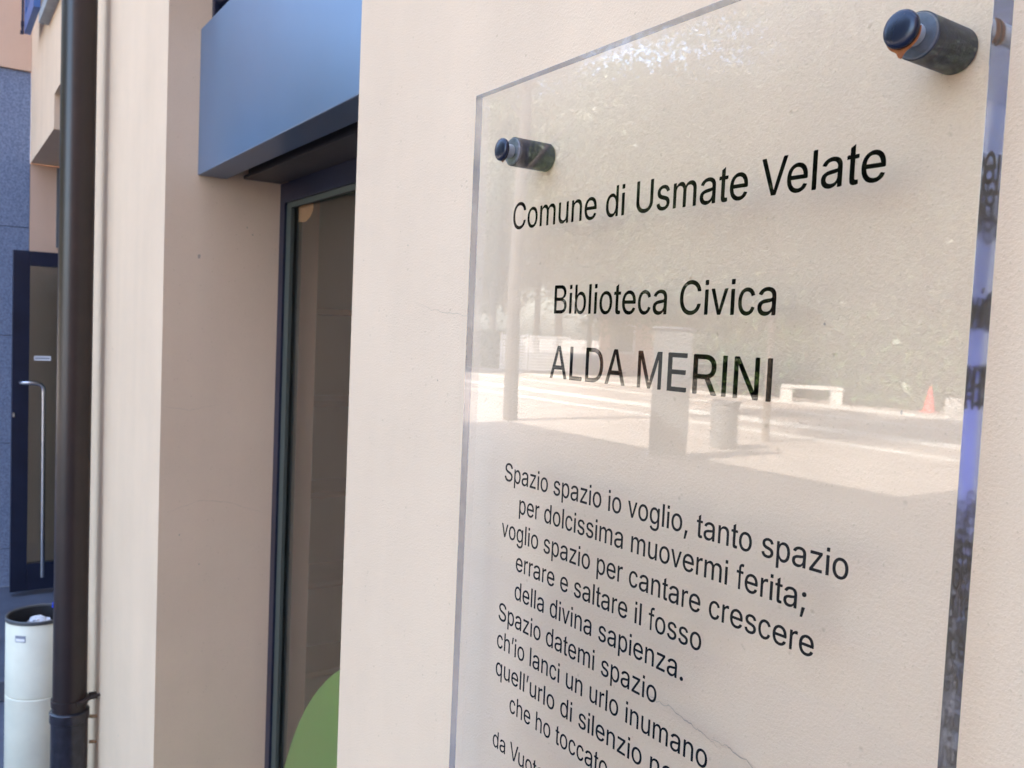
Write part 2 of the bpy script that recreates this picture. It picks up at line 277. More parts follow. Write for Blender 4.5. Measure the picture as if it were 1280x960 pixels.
 'A': (480, '39 0 16 0 78 170,140 339 201 509 226 509,251 509 276 509 338 339,401 170 463 0 440 0,418 0 395 0 359 101,323 202 287 302 281 321,273 344 264 372 255 400,245 435 232 478 236 478,241 478 245 478 233 435,222 399 213 371 204 343,196 320 191 302 155 202,120 101 85 0 62 0;197 142 110 142 110 161,110 180 110 199 197 199,283 199 370 199 370 180,370 161 370 142 283 142'),
 'L': (393, '160 0 60 0 60 170,60 339 60 509 82 509,103 509 125 509 125 358,125 208 125 57 203 57,282 57 361 57 361 38,361 19 361 0 261 0'),
 'D': (503, '271 0 219 0 178 0,137 0 96 0 96 19,96 38 96 57 136 57,175 57 215 57 256 57,291 65 318 81 345 97,366 119 379 149 392 179,399 214 399 255 399 296,392 331 379 361 366 390,346 412 320 428 293 444,260 452 221 452 178 452,136 452 93 452 93 471,93 490 93 509 137 509,181 509 225 509 275 509,317 499 353 478 388 458,415 429 433 391 452 353,462 308 462 255 462 202,452 157 433 119 414 81,387 51 351 31 314 10;103 509 125 509 125 339,125 170 125 0 103 0,82 0 60 0 60 170,60 339 60 509 82 509'),
 'M': (629, '81 0 60 0 60 170,60 339 60 509 91 509,121 509 152 509 193 402,235 294 277 187 280 180,284 170 287 159 291 148,295 136 299 123 303 110,307 97 311 84 315 71,319 59 322 49 317 49,312 49 307 49 310 59,314 70 318 83 322 95,326 108 330 121 334 134,338 147 342 158 346 170,349 179 352 187 394 294,435 402 476 509 507 509,537 509 568 509 568 339,568 170 568 0 547 0,525 0 504 0 504 97,504 194 504 291 504 302,504 314 504 327 505 340,505 354 505 369 505 383,506 398 506 413 506 428,507 443 507 457 509 457,511 457 513 457 508 441,503 426 498 409 492 393,487 378 482 363 477 348,472 334 467 322 463 309,459 299 456 291 418 194,380 97 342 0 323 0,305 0 286 0 248 97,209 194 170 291 167 299,163 309 159 321 155 333,150 346 145 361 140 376,135 391 129 408 124 424,118 441 112 457 114 457,117 457 119 457 119 444,120 431 120 416 120 401,121 387 121 372 121 357,121 342 122 328 122 315,122 302 122 291 122 194,122 97 122 0 101 0'),
 'E': (419, '165 0 60 0 60 170,60 339 60 509 164 509,268 509 372 509 372 490,372 471 372 452 290 452,207 452 125 452 125 396,125 341 125 286 202 286,278 286 355 286 355 267,355 248 355 229 278 229,202 229 125 229 125 172,125 114 125 57 208 57,292 57 375 57 375 38,375 19 375 0 270 0'),
 'R': (449, '82 0 60 0 60 170,60 339 60 509 119 509,177 509 236 509 275 509,307 502 333 489 359 475,378 457 390 433 403 410,409 382 409 352 409 321,403 295 390 271 378 248,359 230 333 217 307 204,275 198 236 198 189 198,143 198 96 198 96 217,96 236 96 255 142 255,188 255 234 255 260 255,281 259 298 267 314 275,326 286 334 300 341 315,345 332 345 352 345 372,341 390 334 405 326 420,314 431 298 440 281 448,259 452 233 452 197 452,161 452 125 452 125 301,125 151 125 0 103 0;378 0 353 0 312 76,271 153 230 229 254 229,279 229 303 229 344 153,386 76 428 0 403 0'),
 'N': (524, '82 0 60 0 60 170,60 339 60 509 85 509,111 509 136 509 205 400,274 291 343 183 349 174,355 164 363 151 370 138,379 123 388 107 396 90,405 73 414 55 411 55,408 54 405 54 403 72,401 90 401 108 400 126,399 142 399 157 399 172,399 185 399 195 399 300,399 404 399 509 420 509,442 509 463 509 463 339,463 170 463 0 438 0,412 0 387 0 325 97,264 193 202 290 194 303,186 316 177 331 169 345,159 362 148 381 137 400,123 424 108 452 111 453,115 453 119 454 120 428,121 405 122 384 123 362,124 344 124 328 125 312,125 300 125 291 125 194,125 97 125 0 103 0'),
 'S': (447, '263 -9 224 -9 187 -9,155 -3 128 9 100 21,79 38 64 60 49 82,40 107 38 137 60 137,82 137 104 137 106 117,112 101 123 88 134 75,149 65 166 59 184 52,203 49 224 49 247 49,268 53 286 60 304 68,319 78 329 92 340 105,346 121 346 139 346 155,341 169 332 179 323 189,311 198 296 205 281 211,264 217 245 222 224 228,204 234 184 239 142 251,109 268 86 289 63 311,52 339 52 372 52 401,60 426 75 448 90 469,111 486 138 498 164 510,194 516 227 516 261 516,290 510 316 498 342 486,362 469 377 449 392 428,400 404 401 378 380 378,358 378 337 378 335 403,323 423 302 437 281 451,256 459 225 459 203 459,184 455 167 448 151 441,138 431 129 418 120 406,115 391 115 376 115 358,120 344 131 334 142 323,154 314 169 308 184 302,199 297 212 293 230 289,247 284 264 279 279 275,295 270 312 264 328 257,344 248 359 238 373 227,385 214 395 198 404 181,408 162 408 139 408 111,401 86 386 64 372 41,351 24 323 11 296 -2'),
 'p': (425, '73 -143 53 -143 53 31,53 205 53 379 72 379,92 379 112 379 112 359,112 339 112 319 114 319,116 319 118 319 123 327,129 336 137 346 145 356,157 365 171 373 186 381,205 384 229 384 261 384,289 376 313 361 337 345,356 322 370 293 383 263,390 229 390 189 390 149,383 114 370 84 356 55,337 32 313 16 289 0,261 -8 229 -8 206 -8,187 -4 173 4 158 12,146 21 138 31 130 42,123 51 118 59 117 59,115 59 114 59 114 -8,114 -76 114 -143 93 -143;197 47 220 47 244 47,263 53 279 66 295 78,308 95 316 117 324 138,328 162 328 189 328 216,324 240 316 261 308 282,296 299 280 311 264 324,244 330 220 330 197 330,177 324 161 312 145 300,133 284 125 263 117 242,113 217 113 189 113 161,117 136 125 115 133 94,146 77 162 65 178 53'),
 'z': (381, '141 0 42 0 42 15,42 30 42 46 112 137,183 228 254 320 254 321,254 322 254 323 185 323,117 323 48 323 48 342,48 361 48 379 143 379,238 379 333 379 333 363,333 347 333 331 264 241,195 150 126 60 126 59,126 58 126 56 197 56,268 56 339 56 339 38,339 19 339 0 240 0'),
 'g': (425, '238 -151 207 -151 179 -151,155 -147 134 -140 113 -132,96 -123 82 -110 69 -98,58 -84 51 -69 67 -60,84 -50 101 -41 107 -49,113 -57 122 -66 130 -75,141 -82 154 -88 168 -94,186 -97 207 -97 238 -97,263 -90 282 -75 302 -60,311 -37 311 -6 311 19,311 44 311 68 310 68,308 68 306 68 301 60,295 51 287 41 278 32,267 23 252 16 238 8,219 5 195 5 164 5,137 12 113 27 88 41,69 62 55 90 41 118,34 152 34 191 34 230,41 264 55 293 69 322,88 345 112 361 137 376,165 384 196 384 220 384,239 381 253 373 268 365,280 356 288 346 297 336,303 327 308 319 309 319,311 319 313 319 313 339,313 359 313 379 333 379,353 379 372 379 372 250,372 121 372 -9 372 -42,365 -69 350 -90 335 -111,316 -126 291 -136 266 -146;181 59 205 59 228 59,248 64 264 75 280 86,292 101 300 121 308 141,312 165 312 193 312 220,308 243 300 264 292 284,280 301 264 312 248 324,228 330 205 330 181 330,161 324 145 312 129 299,117 283 109 262 100 242,96 219 96 193 96 166,100 143 109 123 117 103,129 87 145 76 162 65'),
 ',': (188, '53 -119 38 -119 48 -56,58 8 68 71 91 71,114 71 137 71 119 8,102 -56 84 -119 69 -119'),
 'r': (260, '73 0 53 0 53 126,53 253 53 379 72 379,92 379 112 379 112 360,112 340 112 321 113 321,114 321 115 321 122 340,135 355 152 367 170 379,190 385 213 385 218 385,223 385 229 384 235 384,240 384 243 384 243 363,243 343 243 322 242 323,237 323 230 324 223 325,215 326 207 326 189 326,173 322 159 315 145 307,134 297 126 284 118 270,114 255 114 237 114 158,114 79 114 0 93 0'),
 'f': (254, '154 379 228 379 228 362,228 344 228 327 154 327,80 327 6 327 6 344,6 362 6 379 80 379;101 0 81 0 81 144,81 288 81 432 81 453,86 471 96 486 106 500,119 511 135 519 152 526,169 530 187 530 201 530,213 529 222 527 232 525,238 523 243 521 238 503,233 486 227 468 224 470,220 471 215 472 210 473,203 474 195 474 176 474,163 469 154 460 146 451,142 437 142 419 142 279,142 140 142 0 121 0'),
 ';': (188, '53 -119 38 -119 48 -56,58 8 68 71 91 71,114 71 137 71 119 8,102 -56 84 -119 69 -119;116 271 103 271 91 271,80 275 71 284 62 293,58 304 58 316 58 329,62 340 71 349 80 357,91 362 103 362 116 362,127 357 136 349 145 340,149 329 149 316 149 304,145 293 136 284 127 275'),
 '.': (188, '108 -4 95 -4 83 -4,72 0 63 9 54 18,50 28 50 41 50 54,54 65 63 73 72 82,83 87 95 87 108 87,119 82 128 73 137 65,141 54 141 41 141 28,137 18 128 9 119 0'),
 'h': (410, '114 249 114 227 114 151,114 76 114 0 93 0,73 0 53 0 53 170,53 339 53 509 73 509,93 509 114 509 114 435,114 361 114 287 110 287,106 287 102 287 114 322,131 347 152 362 174 377,199 384 227 384 253 384,276 379 295 369 315 358,330 342 341 321 352 299,357 273 357 240 357 160,357 80 357 0 337 0,316 0 296 0 296 78,296 157 296 235 296 265,288 288 273 304 258 321,237 329 210 329 192 329,175 325 161 317 146 309,135 298 126 283 118 267'),
 'q': (425, '372 31 372 -143 351 -143,331 -143 311 -143 311 -76,311 -8 311 59 309 59,308 59 306 59 302 51,295 42 287 31 278 21,267 12 252 4 238 -4,219 -8 195 -8 164 -8,136 0 111 16 87 32,68 55 55 84 41 114,34 149 34 189 34 229,41 263 55 293 69 322,88 345 112 361 136 376,164 384 196 384 219 384,238 381 253 373 268 365,279 356 287 346 296 336,302 327 307 319 309 319,311 319 313 319 313 339,313 359 313 379 332 379,352 379 372 379 372 205;181 47 205 47 227 47,247 53 263 65 279 77,291 94 299 115 308 136,312 161 312 189 312 217,308 242 300 263 292 284,279 300 263 312 247 324,228 330 205 330 181 330,161 324 145 311 129 299,116 282 108 261 100 240,96 216 96 189 96 162,100 138 109 117 117 95,129 78 145 66 161 53'),
 '’': (177, '67 318 52 318 62 382,72 445 82 509 105 509,128 509 151 509 133 445,116 382 98 318 83 318'),
}

_empties = set()
_obj = obj
def obj(name, bm, m, parent=None, smooth=False, local=False, **props):
    o = _obj(name, bm, m, parent, smooth, **props)
    if parent is not None and parent.type == 'EMPTY' and not local:
        o.matrix_parent_inverse = Matrix.Translation(-parent.location)
    return o

# ================================================================== GROUND
def sheet(x0, x1, y0, y1, z):
    bm = bmesh.new(); bm.faces.new([bm.verts.new(p) for p in ((x0, y0, z), (x1, y0, z), (x1, y1, z), (x0, y1, z))]); return bm
obj('ground', sheet(-400, 400, -400, 400, GROUND), 'asphalt', kind='structure', label='warm grey plaza ground in front of the building')
obj('pavement', B(-20, 12, -3.2, 0.0, GROUND + 0.001, GROUND + 0.006), 'pavement', kind='structure', label='blue grey pavement strip along the facade')
def band_xy(y, wd): return sheet(-60, 40, y - wd / 2, y + wd / 2, GROUND + 0.004)
for y, wd in ((-13.2, 0.35), (-15.2, 0.9), (-18.4, 0.5), (-21.5, 1.1), (-24.2, 0.6), (-27.0, 0.5)):
    obj('paving_band', band_xy(y, wd), 'band', kind='structure', label='pale stone band set in the plaza ground')
obj('doorstep', B(-5.75, -4.25, -0.9, 0.8, GROUND + 0.006, 0.0, bev=0.008), 'pavement', kind='structure', label='low blue grey step in front of the entrance')

# ================================================================== BUILDING
bld = empty('library_building', (-2.0, 0.2, GROUND), 'peach plastered building with tall recessed window and granite-clad end wing', 'building')
XJ, XP = -2.238, -1.090       # far jamb and near pier edge of the window recess
bm = bmesh.new()
box(bm, XP, 9.0, 0, 0.4, GROUND, 10.0)
box(bm, XJ, XP, 0, 0.4, 3.1, 10.0)
box(bm, -3.9, XJ, 0, 0.4, GROUND, 10.0)
box(bm, -4.6, -3.9, 0, 0.85, 2.62, 10.0)
box(bm, -5.75, -4.6, 0, 0.85, 2.46, 10.0)
obj('facade_wall', bm, 'plaster', bld)
bm = bmesh.new()
box(bm, -5.75, 9.0, 4.6, 10.0, GROUND, 10.0)
box(bm, -5.75, 9.0, 0.87, 4.59, 2.9, 9.99)
box(bm, -3.9, 9.0, 0.42, 0.86, 2.9, 9.98)
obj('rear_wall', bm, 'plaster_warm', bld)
# unseen wing added on the right to shade walls facing along the facade
bm = bmesh.new(); box(bm, 5.2, 9.0, -11.0, -0.002, GROUND, 9.5)
obj('added_shading_wing', bm, 'plaster_warm', bld)
# end wing
bm = bmesh.new()
box(bm, -14, -5.79, -1.5, 10.0, GROUND, 6.7)
box(bm, -5.788, -5.735, -1.5, -0.001, 2.975, 6.69)
box(bm, -5.788, -5.75, 0.0, 1.2, GROUND + 0.004, 2.459)
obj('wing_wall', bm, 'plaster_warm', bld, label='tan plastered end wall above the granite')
zc = [GROUND + 0.002, 0.22, 0.84, 1.465, 2.088, 2.972]
slab_me = {}
for j in range(5):
    for k in range(2):
        y1 = -0.001 - 0.74 * k; y0 = y1 - 0.736
        s = bmesh.new(); box(s, -5.788, -5.750, y0, y1, zc[j] + 0.003, zc[j + 1], bev=0.002)
        obj('granite_slab', s, 'granite', bld)
# interior room behind the window
bm = bmesh.new()
box(bm, -3.86, -0.6, 4.5, 4.58, 0.0, 2.35)
box(bm, -3.90, -3.861, 0.42, 4.58, 0.0, 2.35)
box(bm, -0.599, -0.55, 0.42, 4.58, 0.0, 2.35)
obj('room_wall', bm, 'room', bld)
obj('room_ceiling', B(-3.9, -0.55, 0.42, 4.58, 2.351, 2.45), 'ceiling', bld)
obj('room_floor', B(-3.9, -0.55, 0.34, 4.58, -0.09, -0.001), 'room_floor', bld)
# a bookcase and table seen faintly inside
bc = empty('bookcase', (-3.7, 1.0, 0.0), 'beech bookcase faintly seen through the window glass', 'bookcase')
for y in (0.62, 1.5): obj('side_panel', B(-3.855, -3.55, y, y + 0.03, 0, 1.75), 'wood', bc)
for k in range(5): obj('shelf', B(-3.855, -3.55, 0.652, 1.498, 0.05 + k * 0.4, 0.075 + k * 0.4), 'wood', bc)

# window of the recess
win = obj('window', (lambda b: (box(b, XJ, -2.203, 0.285, 0.34, 0.0, 1.963), box(b, -2.203, XP, 0.285, 0.34, 1.912, 1.963), box(b, -2.203, XP, 0.285, 0.34, 0.0, 0.10), b)[-1])(bmesh.new()), 'dark_metal', bld)
bm = bmesh.new(); box(bm, -2.2025, -2.170, 0.291, 0.300, 0.1005, 1.9115); box(bm, -2.1698, XP, 0.291, 0.300, 1.898, 1.9115)
obj('glazing_bead', bm, 'bead', win)
bm = bmesh.new(); box(bm, -2.2025, -2.175, 0.318, 0.330, 0.1005, 1.9115)
obj('inner_bead', bm, 'bead', win)
obj('pane', B(-2.185, XP - 0.001, 0.302, 0.312, 0.102, 1.911), 'pane', win)
# green round sticker, paper notices, and a lamp reflection drawn as an orange shape
bm = bmesh.new()
cx0, cz0, rr = -1.330, 0.058, 0.8966
pts = []
for i in range(160):
    a = R(20 + 140 * i / 159); x, z = cx0 + rr * math.cos(a), cz0 + rr * math.sin(a)
    if x < -1.10 and z > 0.103 and x > -2.199: pts.append((x, z))
pts = [(-1.10, 0.104)] + pts + [(pts[-1][0], 0.104)]
bm.faces.new([bm.verts.new((x, 0.3135, z)) for x, z in pts])
r_ = bmesh.ops.extrude_face_region(bm, geom=bm.faces[:]); bmesh.ops.translate(bm, verts=[v for v in r_['geom'] if isinstance(v, bmesh.types.BMVert)], vec=(0, 0.0006, 0))
obj('sticker_or_reflection', bm, 'green', win, label='large green round sticker inside the glass')
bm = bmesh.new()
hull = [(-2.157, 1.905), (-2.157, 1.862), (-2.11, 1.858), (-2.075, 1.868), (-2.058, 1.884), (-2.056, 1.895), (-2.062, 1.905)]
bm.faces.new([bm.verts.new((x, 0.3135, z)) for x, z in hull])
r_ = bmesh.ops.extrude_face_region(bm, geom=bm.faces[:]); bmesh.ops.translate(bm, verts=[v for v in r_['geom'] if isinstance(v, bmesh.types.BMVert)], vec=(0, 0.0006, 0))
obj('sticker_or_reflection', bm, 'orange', win, label='small orange shape painting a lamp reflection in the top corner of the glass')
obj('notice', B(-1.789, -1.60, 0.3135, 0.3141, 1.62, 1.70), 'label', win, label='white paper notice at the edge of the glass')
obj('notice', B(-1.779, -1.66, 0.3135, 0.3141, 1.285, 1.318), 'label', win, label='lower white paper scrap at the edge of the glass')
# sheet metal lintel
lint = obj('lintel_panel', B(XJ + 0.001, XP - 0.001, 0.075, 0.146, 1.958, 2.312, bev=0.0025), 'lintel', bld, label='blue grey sheet metal lintel over the window')
obj('soffit_panel', B(XJ + 0.001, XP - 0.001, 0.188, 0.2845, 1.964, 1.972), 'soffit_metal', lint)
obj('backing', B(XJ + 0.001, XP - 0.001, 0.200, 0.395, 1.9725, 3.099), 'soffit_metal', lint)
bm = bmesh.new(); tube(bm, [(XJ + 0.002, 0.125, 2.392), (XP - 0.002, 0.125, 2.392)], 0.024, 14)
obj('rail', bm, 'dark_metal', lint, smooth=True)
obj('rail_bracket', B(XJ + 0.001, XJ + 0.02, 0.10, 0.15, 2.315, 2.43, bev=0.003), 'dark_metal', lint)

# entrance: fixed frame and the open door leaf
ent = bmesh.new()
for x in (-5.70, -4.85, -3.97): box(ent, x - 0.04, x + 0.04, 0.80, 0.86, 0.001, 2.455)
box(ent, -5.659, -3.93, 0.802, 0.858, 2.02, 2.10)
entr = obj('entrance_frame', ent, 'dark_metal', bld)
M['smoked'] = glass_mat('smoked_glass', 1.5, (0.60, 0.62, 0.60), 260.0)
obj('pane', B(-5.659, -4.891, 0.825, 0.835, 0.02, 2.019), 'smoked', entr)
obj('pane', B(-4.809, -4.011, 0.825, 0.835, 0.02, 2.019), 'smoked', entr)
obj('guide_rail', B(-5.7499, -5.725, 0.135, 0.165, 1.99, 2.45), 'grey_paint', entr)
leaf = bmesh.new()
X0, X1 = -5.55, -5.50
box(leaf, X0, X1, -0.097, -0.015, 0.03, 1.944, bev=0.002); box(leaf, X0, X1, 0.70, 0.785, 0.03, 1.944, bev=0.002)
box(leaf, X0, X1, -0.0148, 0.6998, 1.863, 1.944, bev=0.002); box(leaf, X0, X1, -0.0148, 0.6998, 0.03, 0.182, bev=0.002)
door = obj('door', leaf, 'dark_metal', bld, label='dark framed glass door standing open')
obj('pane', B(-5.528, -5.518, -0.0146, 0.6996, 0.183, 1.862), 'smoked', door)
bm = bmesh.new()
hp = [(-5.50, -0.055, 1.213), (-5.455, -0.055, 1.213), (-5.442, -0.045, 1.214), (-5.440, -0.02, 1.214), (-5.440, 0.015, 1.213), (-5.440, 0.038, 1.206), (-5.440, 0.050, 1.190), (-5.440, 0.0535, 1.165), (-5.440, 0.056, 0.60), (-5.440, 0.058, 0.115)]
tube(bm, hp, 0.0115, 12)
obj('handle', bm, 'steel', door, smooth=True)
obj('door_label', B(-5.5178, -5.517, 0.010, 0.094, 1.336, 1.362), 'label', door)
obj('label_print', B(-5.5168, -5.5165, 0.016, 0.088, 1.345, 1.353), 'label_grey', door)
obj('lock', B(-5.4998, -5.492, -0.094, -0.082, 1.02, 1.045, bev=0.001), 'steel', door)
# upper window: stone sill and folded blue shutter
up = obj('upper_sill', B(-4.86, -3.9, -0.045, -0.0005, 3.00, 3.052, bev=0.003), 'sill', bld, label='grey stone sill of the upper window')
sh = bmesh.new()
sx0, sx1, sy0, sy1, sz0, sz1 = -5.30, -4.80, -0.072, -0.043, 3.058, 4.45
box(sh, sx0, sx0 + 0.06, sy0, sy1, sz0, sz1); box(sh, sx1 - 0.06, sx1, sy0, sy1, sz0, sz1)
box(sh, sx0 + 0.0602, sx1 - 0.0602, sy0, sy1, sz0, sz0 + 0.08); box(sh, sx0 + 0.0602, sx1 - 0.0602, sy0, sy1, sz1 - 0.06, sz1)
shu = obj('shutter', sh, 'shutter', bld, label='blue louvred shutter folded against the upper wall')
sl = bmesh.new(); box(sl, sx0 + 0.061, sx1 - 0.061, -0.004, 0.004, -0.022, 0.022)
bmesh.ops.rotate(sl, verts=sl.verts[:], cent=(0, 0, 0), matrix=Matrix.Rotation(R(35), 3, 'X'))
slo = obj('slat', sl, 'shutter', shu); n_sl = 28
slo.location = (0, (sy0 + sy1) / 2, sz0 + 0.11)
for k in range(1, n_sl):
    c = slo.copy(); C.objects.link(c); c.parent = shu; c.location = (0, (sy0 + sy1) / 2, sz0 + 0.11 + k * 0.0445)
bm = bmesh.new(); tube(bm, [(sx0 + 0.004, sy0 - 0.008, sz0 - 0.005), (sx0 + 0.004, sy0 - 0.008, 4.4)], 0.006, 8); box(bm, sx0 - 0.004, sx0 + 0.014, sy0 - 0.016, sy0 - 0.002, sz0 + 0.03, sz0 + 0.06); box(bm, sx0 - 0.02, sx0 + 0.012, sy0 - 0.018, sy0 - 0.004, sz0 + 0.0, sz0 + 0.012)
obj('bolt_rod', bm, 'dark_metal', shu)

# hairline cracks and little holes in the plaster
def crack(pts, wd, fn,  jit=0.0012, n=7):
    bm = bmesh.new(); P = []
    for (a, b) in zip(pts, pts[1:]):
        for i in range(n):
            t = i / n; P.append((a[0] + (b[0] - a[0]) * t + rnd.uniform(-jit, jit), a[1] + (b[1] - a[1]) * t + rnd.uniform(-jit, jit)))
    P.append(pts[-1])
    prev = None
    for i, (u, v) in enumerate(P):
        ww = wd * (0.35 + 0.65 * math.sin(math.pi * i / (len(P) - 1))) * rnd.uniform(0.5, 1.3)
        cur = (bm.verts.new(fn(u, v + ww / 2)), bm.verts.new(fn(u, v - ww / 2)))
        if prev: bm.faces.new((prev[0], prev[1], cur[1], cur[0]))
        prev = cur
    return bm
onwall = lambda u, v: (u, -0.0006, v)
onrev = lambda u, v: (XJ + 0.0006, u, v)
for pts, wd, f in (([(-0.490, 1.332), (-0.466, 1.3255), (-0.452, 1.327), (-0.435, 1.3225), (-0.420, 1.3205), (-0.405, 1.316)], 0.0008, onwall),
                   ([(-0.410, 1.3195), (-0.395, 1.3205), (-0.378, 1.318), (-0.36, 1.310), (-0.335, 1.298), (-0.30, 1.285)], 0.0008, onwall),
                   ([(-0.905, 1.632), (-0.865, 1.624), (-0.829, 1.620), (-0.789, 1.618), (-0.76, 1.6185)], 0.00035, onwall),
                   ([(0.02, 1.12), (0.10, 1.145), (0.17, 1.135), (0.26, 1.10)], 0.0007, onrev),
                   ([(0.01, 1.385), (0.07, 1.375), (0.14, 1.389)], 0.0006, onrev)):
    obj('hairline_crack', crack(pts, wd, f), 'crack', bld)
def spot(c, r, f):
    bm = bmesh.new(); bm.faces.new([bm.verts.new(f(c[0] + r * rnd.uniform(0.6, 1.2) * math.cos(a), c[1] + 1.3 * r * rnd.uniform(0.6, 1.2) * math.sin(a))) for a in [2 * math.pi * i / 9 for i in range(9)]]); return bm
for c, r in (((0.083, 1.760), 0.0045), ((0.20, 1.843), 0.0022), ((0.215, 1.826), 0.002), ((0.05, 1.06), 0.002), ((0.10, 0.98), 0.0018)):
    obj('wall_hole', spot(c, r, onrev), 'crack', bld)
for c, r in (((-2.93, 1.50), 0.004), ((-2.95, 1.02), 0.003), ((-2.98, 0.62), 0.004), ((-2.72, 0.35), 0.003), ((-0.845, 1.545), 0.0012), ((-0.93, 1.70), 0.0012), ((-0.285, 1.565), 0.001), ((-0.34, 1.615), 0.0009)):
    obj('wall_hole', spot(c, r, onwall), 'crack', bld)

# ================================================================== DOWNPIPE
dp = empty('downpipe', (-3.10, -0.085, GROUND), 'dark brown round downpipe clamped to the plaster wall', 'downpipe')
bm = bmesh.new(); lathe(bm, [(0.0515, 0.30), (0.0515, 6.5)], at=(-3.10, -0.085, 0), n=40)
obj('pipe', bm, 'pipe', dp, smooth=True)
bm = bmesh.new(); lathe(bm, [(0.056, GROUND + 0.005), (0.056, 0.265), (0.060, 0.268), (0.060, 0.298), (0.0545, 0.302), (0.0517, 0.303)], at=(-3.10, -0.085, 0), n=40)
M['iron'] = mat('cast_iron_streaked', (0.014, 0.013, 0.020), rough=0.28, var=0.5, vscale=40, bump=0.5, bscale=120, bdist=0.002, coat=0.3)
obj('iron_base', bm, 'iron', dp, smooth=True)
bm = bmesh.new(); lathe(bm, [(0.0522, 0.318), (0.0560, 0.319), (0.0560, 0.341), (0.0522, 0.342)], at=(-3.10, -0.085, 0), n=40, closed=True)
cl = obj('clamp', bm, 'pipe', dp)
bm = bmesh.new(); box(bm, -3.108, -3.092, -0.031, -0.002, 0.322, 0.338, bev=0.002); box(bm, -3.104, -3.096, -0.0285, -0.006, 0.338, 0.345)
tube(bm, [(-3.048, -0.07, 0.333), (-3.052, -0.03, 0.345), (-3.056, -0.001, 0.350)], [0.009, 0.006, 0.006], 8)
obj('bracket_arm', bm, 'pipe', cl)
for x, z in ((-3.11, 0.255), (-3.115, 0.165)):
    bm = bmesh.new(); tube(bm, [(x, -0.0005, z), (x, -0.022, z + 0.004)], 0.006, 8); obj('wall_plug', bm, 'butt', dp)

# ================================================================== LITTER BIN
bx, by, br, bz = -3.40, -0.147, 0.105, 0.545
bn = empty('litter_bin', (bx, by, GROUND), 'cream white cylindrical litter bin behind the downpipe', 'litter bin')
bm = bmesh.new()
lathe(bm, [(br - 0.004, GROUND + 0.006), (br, GROUND + 0.012), (br, 0.268), (br - 0.003, 0.271), (br - 0.003, 0.274), (br, 0.277), (br, bz - 0.012), (br - 0.003, bz - 0.008)], at=(bx, by, 0), n=48, closed=True)
obj('bin_body', bm, 'bin', bn, smooth=True)
bm = bmesh.new(); lathe(bm, [(br - 0.004, bz - 0.014), (br + 0.002, bz - 0.012), (br + 0.002, bz - 0.001), (br - 0.001, bz + 0.001), (br - 0.006, bz - 0.001), (br - 0.007, bz - 0.014)], at=(bx, by, 0), n=48, closed=True)
obj('rim', bm, 'rim', bn, smooth=True)
bm = bmesh.new(); lathe(bm, [(br - 0.008, bz - 0.006), (br - 0.009, bz - 0.16), (0, bz - 0.16)], at=(bx, by, 0), n=48, closed=True)
obj('liner', bm, 'bin_inner', bn, smooth=True)
a = math.atan2(-0.47 - by, 0 - bx) - 0.56
def onbin(da, z, o): return (bx + (br + o) * math.cos(a + da), by + (br + o) * math.sin(a + da), z)
def curved(da0, da1, z0, z1, o):
    bm = bmesh.new(); n = 6; p = [(bm.verts.new(onbin(da0 + (da1 - da0) * i / n, z0, o)), bm.verts.new(onbin(da0 + (da1 - da0) * i / n, z1, o))) for i in range(n + 1)]
    for u, v in zip(p, p[1:]): bm.faces.new((u[0], v[0], v[1], u[1]))
    return bm
obj('maker_label', curved(-0.20, 0.16, 0.475, 0.498, 0.0008), 'label_grey', bn)
obj('label_print', curved(-0.17, 0.13, 0.478, 0.488, 0.0014), 'label', bn)
def crumple(name, loc, r, m, label, cat, sc3=(1, 1, 0.6)):
    bm = bmesh.new(); bmesh.ops.create_icosphere(bm, subdivisions=3, radius=r)
    for v in bm.verts: v.co = Vector([v.co[i] * sc3[i] for i in range(3)]) * rnd.uniform(0.75, 1.15) + Vector(loc)
    obj(name, bm, m, label=label, category=cat)
crumple('crumpled_paper', (bx - 0.02, by - 0.0, bz - 0.040), 0.036, 'paper', 'crumpled pale paper inside the cylindrical bin', 'paper')
crumple('plastic_bottle', (bx - 0.058, by + 0.060, bz + 0.004), 0.018, 'blue_bag', 'bright blue plastic scrap at the bin rim beside the downpipe', 'plastic scrap', (0.8, 0.8, 1.5))
bm = bmesh.new(); tube(bm, [(bx - 0.03, by - 0.05, bz - 0.06), (bx - 0.02, by + 0.02, bz - 0.03)], 0.006, 6); obj('stick', bm, 'butt', label='thin tan stick lying in the cylindrical bin', category='stick')
obj('bin_filling', B(bx - 0.06, bx + 0.06, by - 0.06, by + 0.06, bz - 0.158, bz - 0.09), 'bin_inner', bn)

# ================================================================== PLAQUE
PF, PT = 0.057, 0.018
PX0, PX1, PZ0, PZ1 = -0.692, -0.2225, 1.110, 1.8162
pq = empty('plaque', (-0.457, -0.04, PZ0), 'clear acrylic library plaque with black lettering on four wall standoffs', 'plaque')
pan = obj('acrylic_panel', B(PX0, PX1, -PF, -PF + PT, PZ0, PZ1, bev=0.0003), 'acrylic', pq)
pan.data.materials.append(M['acrylic_edge']); pan.data.materials.append(M['acrylic_side'])
for p in pan.data.polygons:
    if abs(p.normal.y) < 0.5: p.material_index = 2 if p.normal.x > 0.5 else 1

